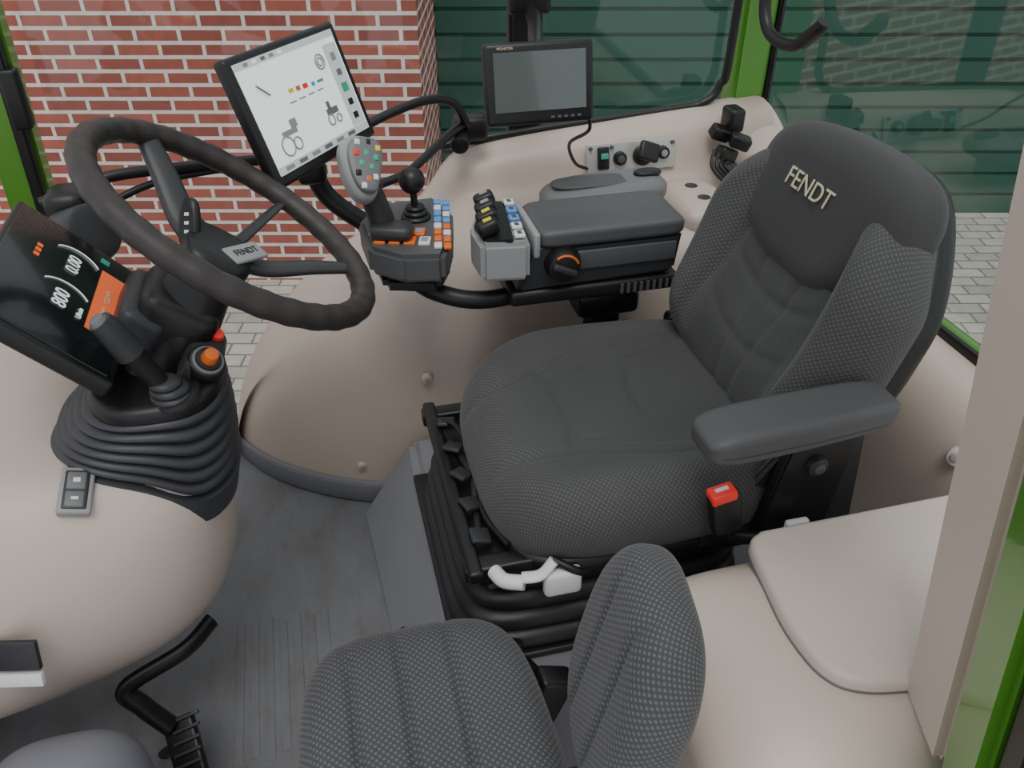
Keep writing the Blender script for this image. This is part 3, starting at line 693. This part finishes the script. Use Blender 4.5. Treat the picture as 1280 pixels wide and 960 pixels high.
se.append(rbox('lever_paddle', (.262, .765, .40), (.055, .02, .045), WHITE, .008)); se.append(tube('lever_black', [(.25, .775, .435), (.275, .76, .425), (.29, .76, .415)], .006, BLACK))
se.append(rbox('white_tag', (.595, .735, .45), (.035, .012, .035), WHITE, .004))
group('driver_seat', se)
group('seat_latch', [rbox('base', (.50, 1.305, .53), (.12, .07, .05), BLACK, .012), rbox('lever', (.49, 1.29, .562), (.09, .04, .016), DARK, .006, rot=(0, 12, 10)), rbox('lever', (.53, 1.30, .568), (.06, .03, .014), GREYM, .005, rot=(0, -15, 0)),
                      rbox('post', (.50, 1.31, .37), (.06, .05, .33), BLACK, .01)])

# ------------------------------------------------------------------ passenger seat
def pc2(x, y, z, w):
    gr = sum(g(x-k-.35*y*k, .0055) for k in (-.078, -.018, .045))
    return (x*(1-.04*max(0, y)/.2), y, z-w*.008*gr-.2*max(0, y-.08)**2-.7*max(0, x-.07)**2-.7*max(0, -x-.07)**2)
ps = [pad('cushion', .150, .215, .10, .040, 4.2, FAB2, M=T3((.040, .52, .385)), deform=pc2, seg=160, topn=40)]
pbM = frame((.250, .500, .545), (-.16, -.987, 0), (.19, -.03, .98))
def pb(x, y, z, w):
    k = 1-.08*sm(y/.13)
    gr = sum(g(x-q, .0055) for q in (-.035, .04))
    return (x*k, y-.5*max(0, x)**2-.2*max(0, -x-.03)**2, z-w*.006*gr-.2*x*x)
ps.append(pad('backrest', .108, .140, .074, .032, 3.2, FAB2, M=pbM, deform=pb, seg=140, topn=32))
ps.append(rbox('seat_base', (.06, .53, .165), (.22, .30, .33), GREY, .02))
ps.append(rbox('hinge_bracket', (.21, .66, .30), (.05, .035, .09), BLACK, .008, rot=(0, 20, 0))); ps.append(tube('belt_hook', [(.17, .70, .33), (.19, .71, .30), (.21, .70, .27), (.22, .69, .24)], .011, BLACK, flat=1.6))
ps.append(rbox('belt_tongue', (.165, .715, .345), (.05, .02, .035), BLACK, .007, rot=(0, 30, 0)))
group('passenger_seat', ps)

# ------------------------------------------------------------------ storage box
sb = [pad('box_body', .27, .175, .48, .085, 7, BEIGE, M=T3((.60, .538, .24)), seg=120, topn=10)]
c1 = catmull([(.515, .703, 0), (.492, .685, 0), (.481, .62, 0), (.474, .55, 0), (.484, .488, 0), (.52, .458, 0), (.60, .443, 0)], 8)
lid = [Vector((.865, .445, 0)), Vector((.865, .705, 0))]+c1
lid = [p+Vector((0, 0, .478)) for p in lid]
sb.append(rim_prism('lid', lid, .022, BEIGE2, .009))
cx0 = Vector((.67, .575, .478))
sb.append(rim_prism('lid_gap', [cx0+(p-cx0)*1.008-Vector((0, 0, .001)) for p in lid], .006, GREYM, .001))
sb.append(rbox('lid_latch', (.600, .441, .482), (.05, .006, .010), GREYL, .002))
group('storage_box', sb)

# ------------------------------------------------------------------ pedal & hump
pe = [tube('arm', [(-.25, .96, .235), (-.29, .92, .225), (-.375, .887, .205), (-.36, .875, .17), (-.33, .866, .12)], .011, BLACK, flat=1.4),
      rbox('plate', (-.31, .835, .09), (.05, .11, .016), BLACK, .005, rot=(35, -20, 0))]
for k in range(6): pe.append(rbox('grip', (-.31+.004, .80+k*.014, .082+k*.0098), (.044, .005, .006), RUBBER, .001, rot=(35, -20, 0)))
pe.append(tube('stem', [(-.31, .84, .085), (-.35, .88, .04), (-.37, .9, .005)], .008, BLACK))
group('brake_pedal', pe)
pad('floor_hump', .10, .10, .36, .08, 3, GREY, M=T3((-.40, .650, .18)), seg=80, topn=6)

# ------------------------------------------------------------------ light
w = bpy.data.worlds.new('world'); SC.world = w; w.use_nodes = True; nt = w.node_tree
bg = nt.nodes['Background']
bg.inputs[0].default_value = (.94, .96, 1, 1); bg.inputs[1].default_value = .88
sd = bpy.data.lights.new('sun', 'SUN'); sd.energy = 1.5; sd.angle = math.radians(30); sd.color = (1, .98, .95)
so_ = bpy.data.objects.new('sun', sd); COL.objects.link(so_); so_.location = (0, -2, 5)
so_.rotation_euler = Vector((.12, .45, -1)).to_track_quat('-Z', 'Y').to_euler()
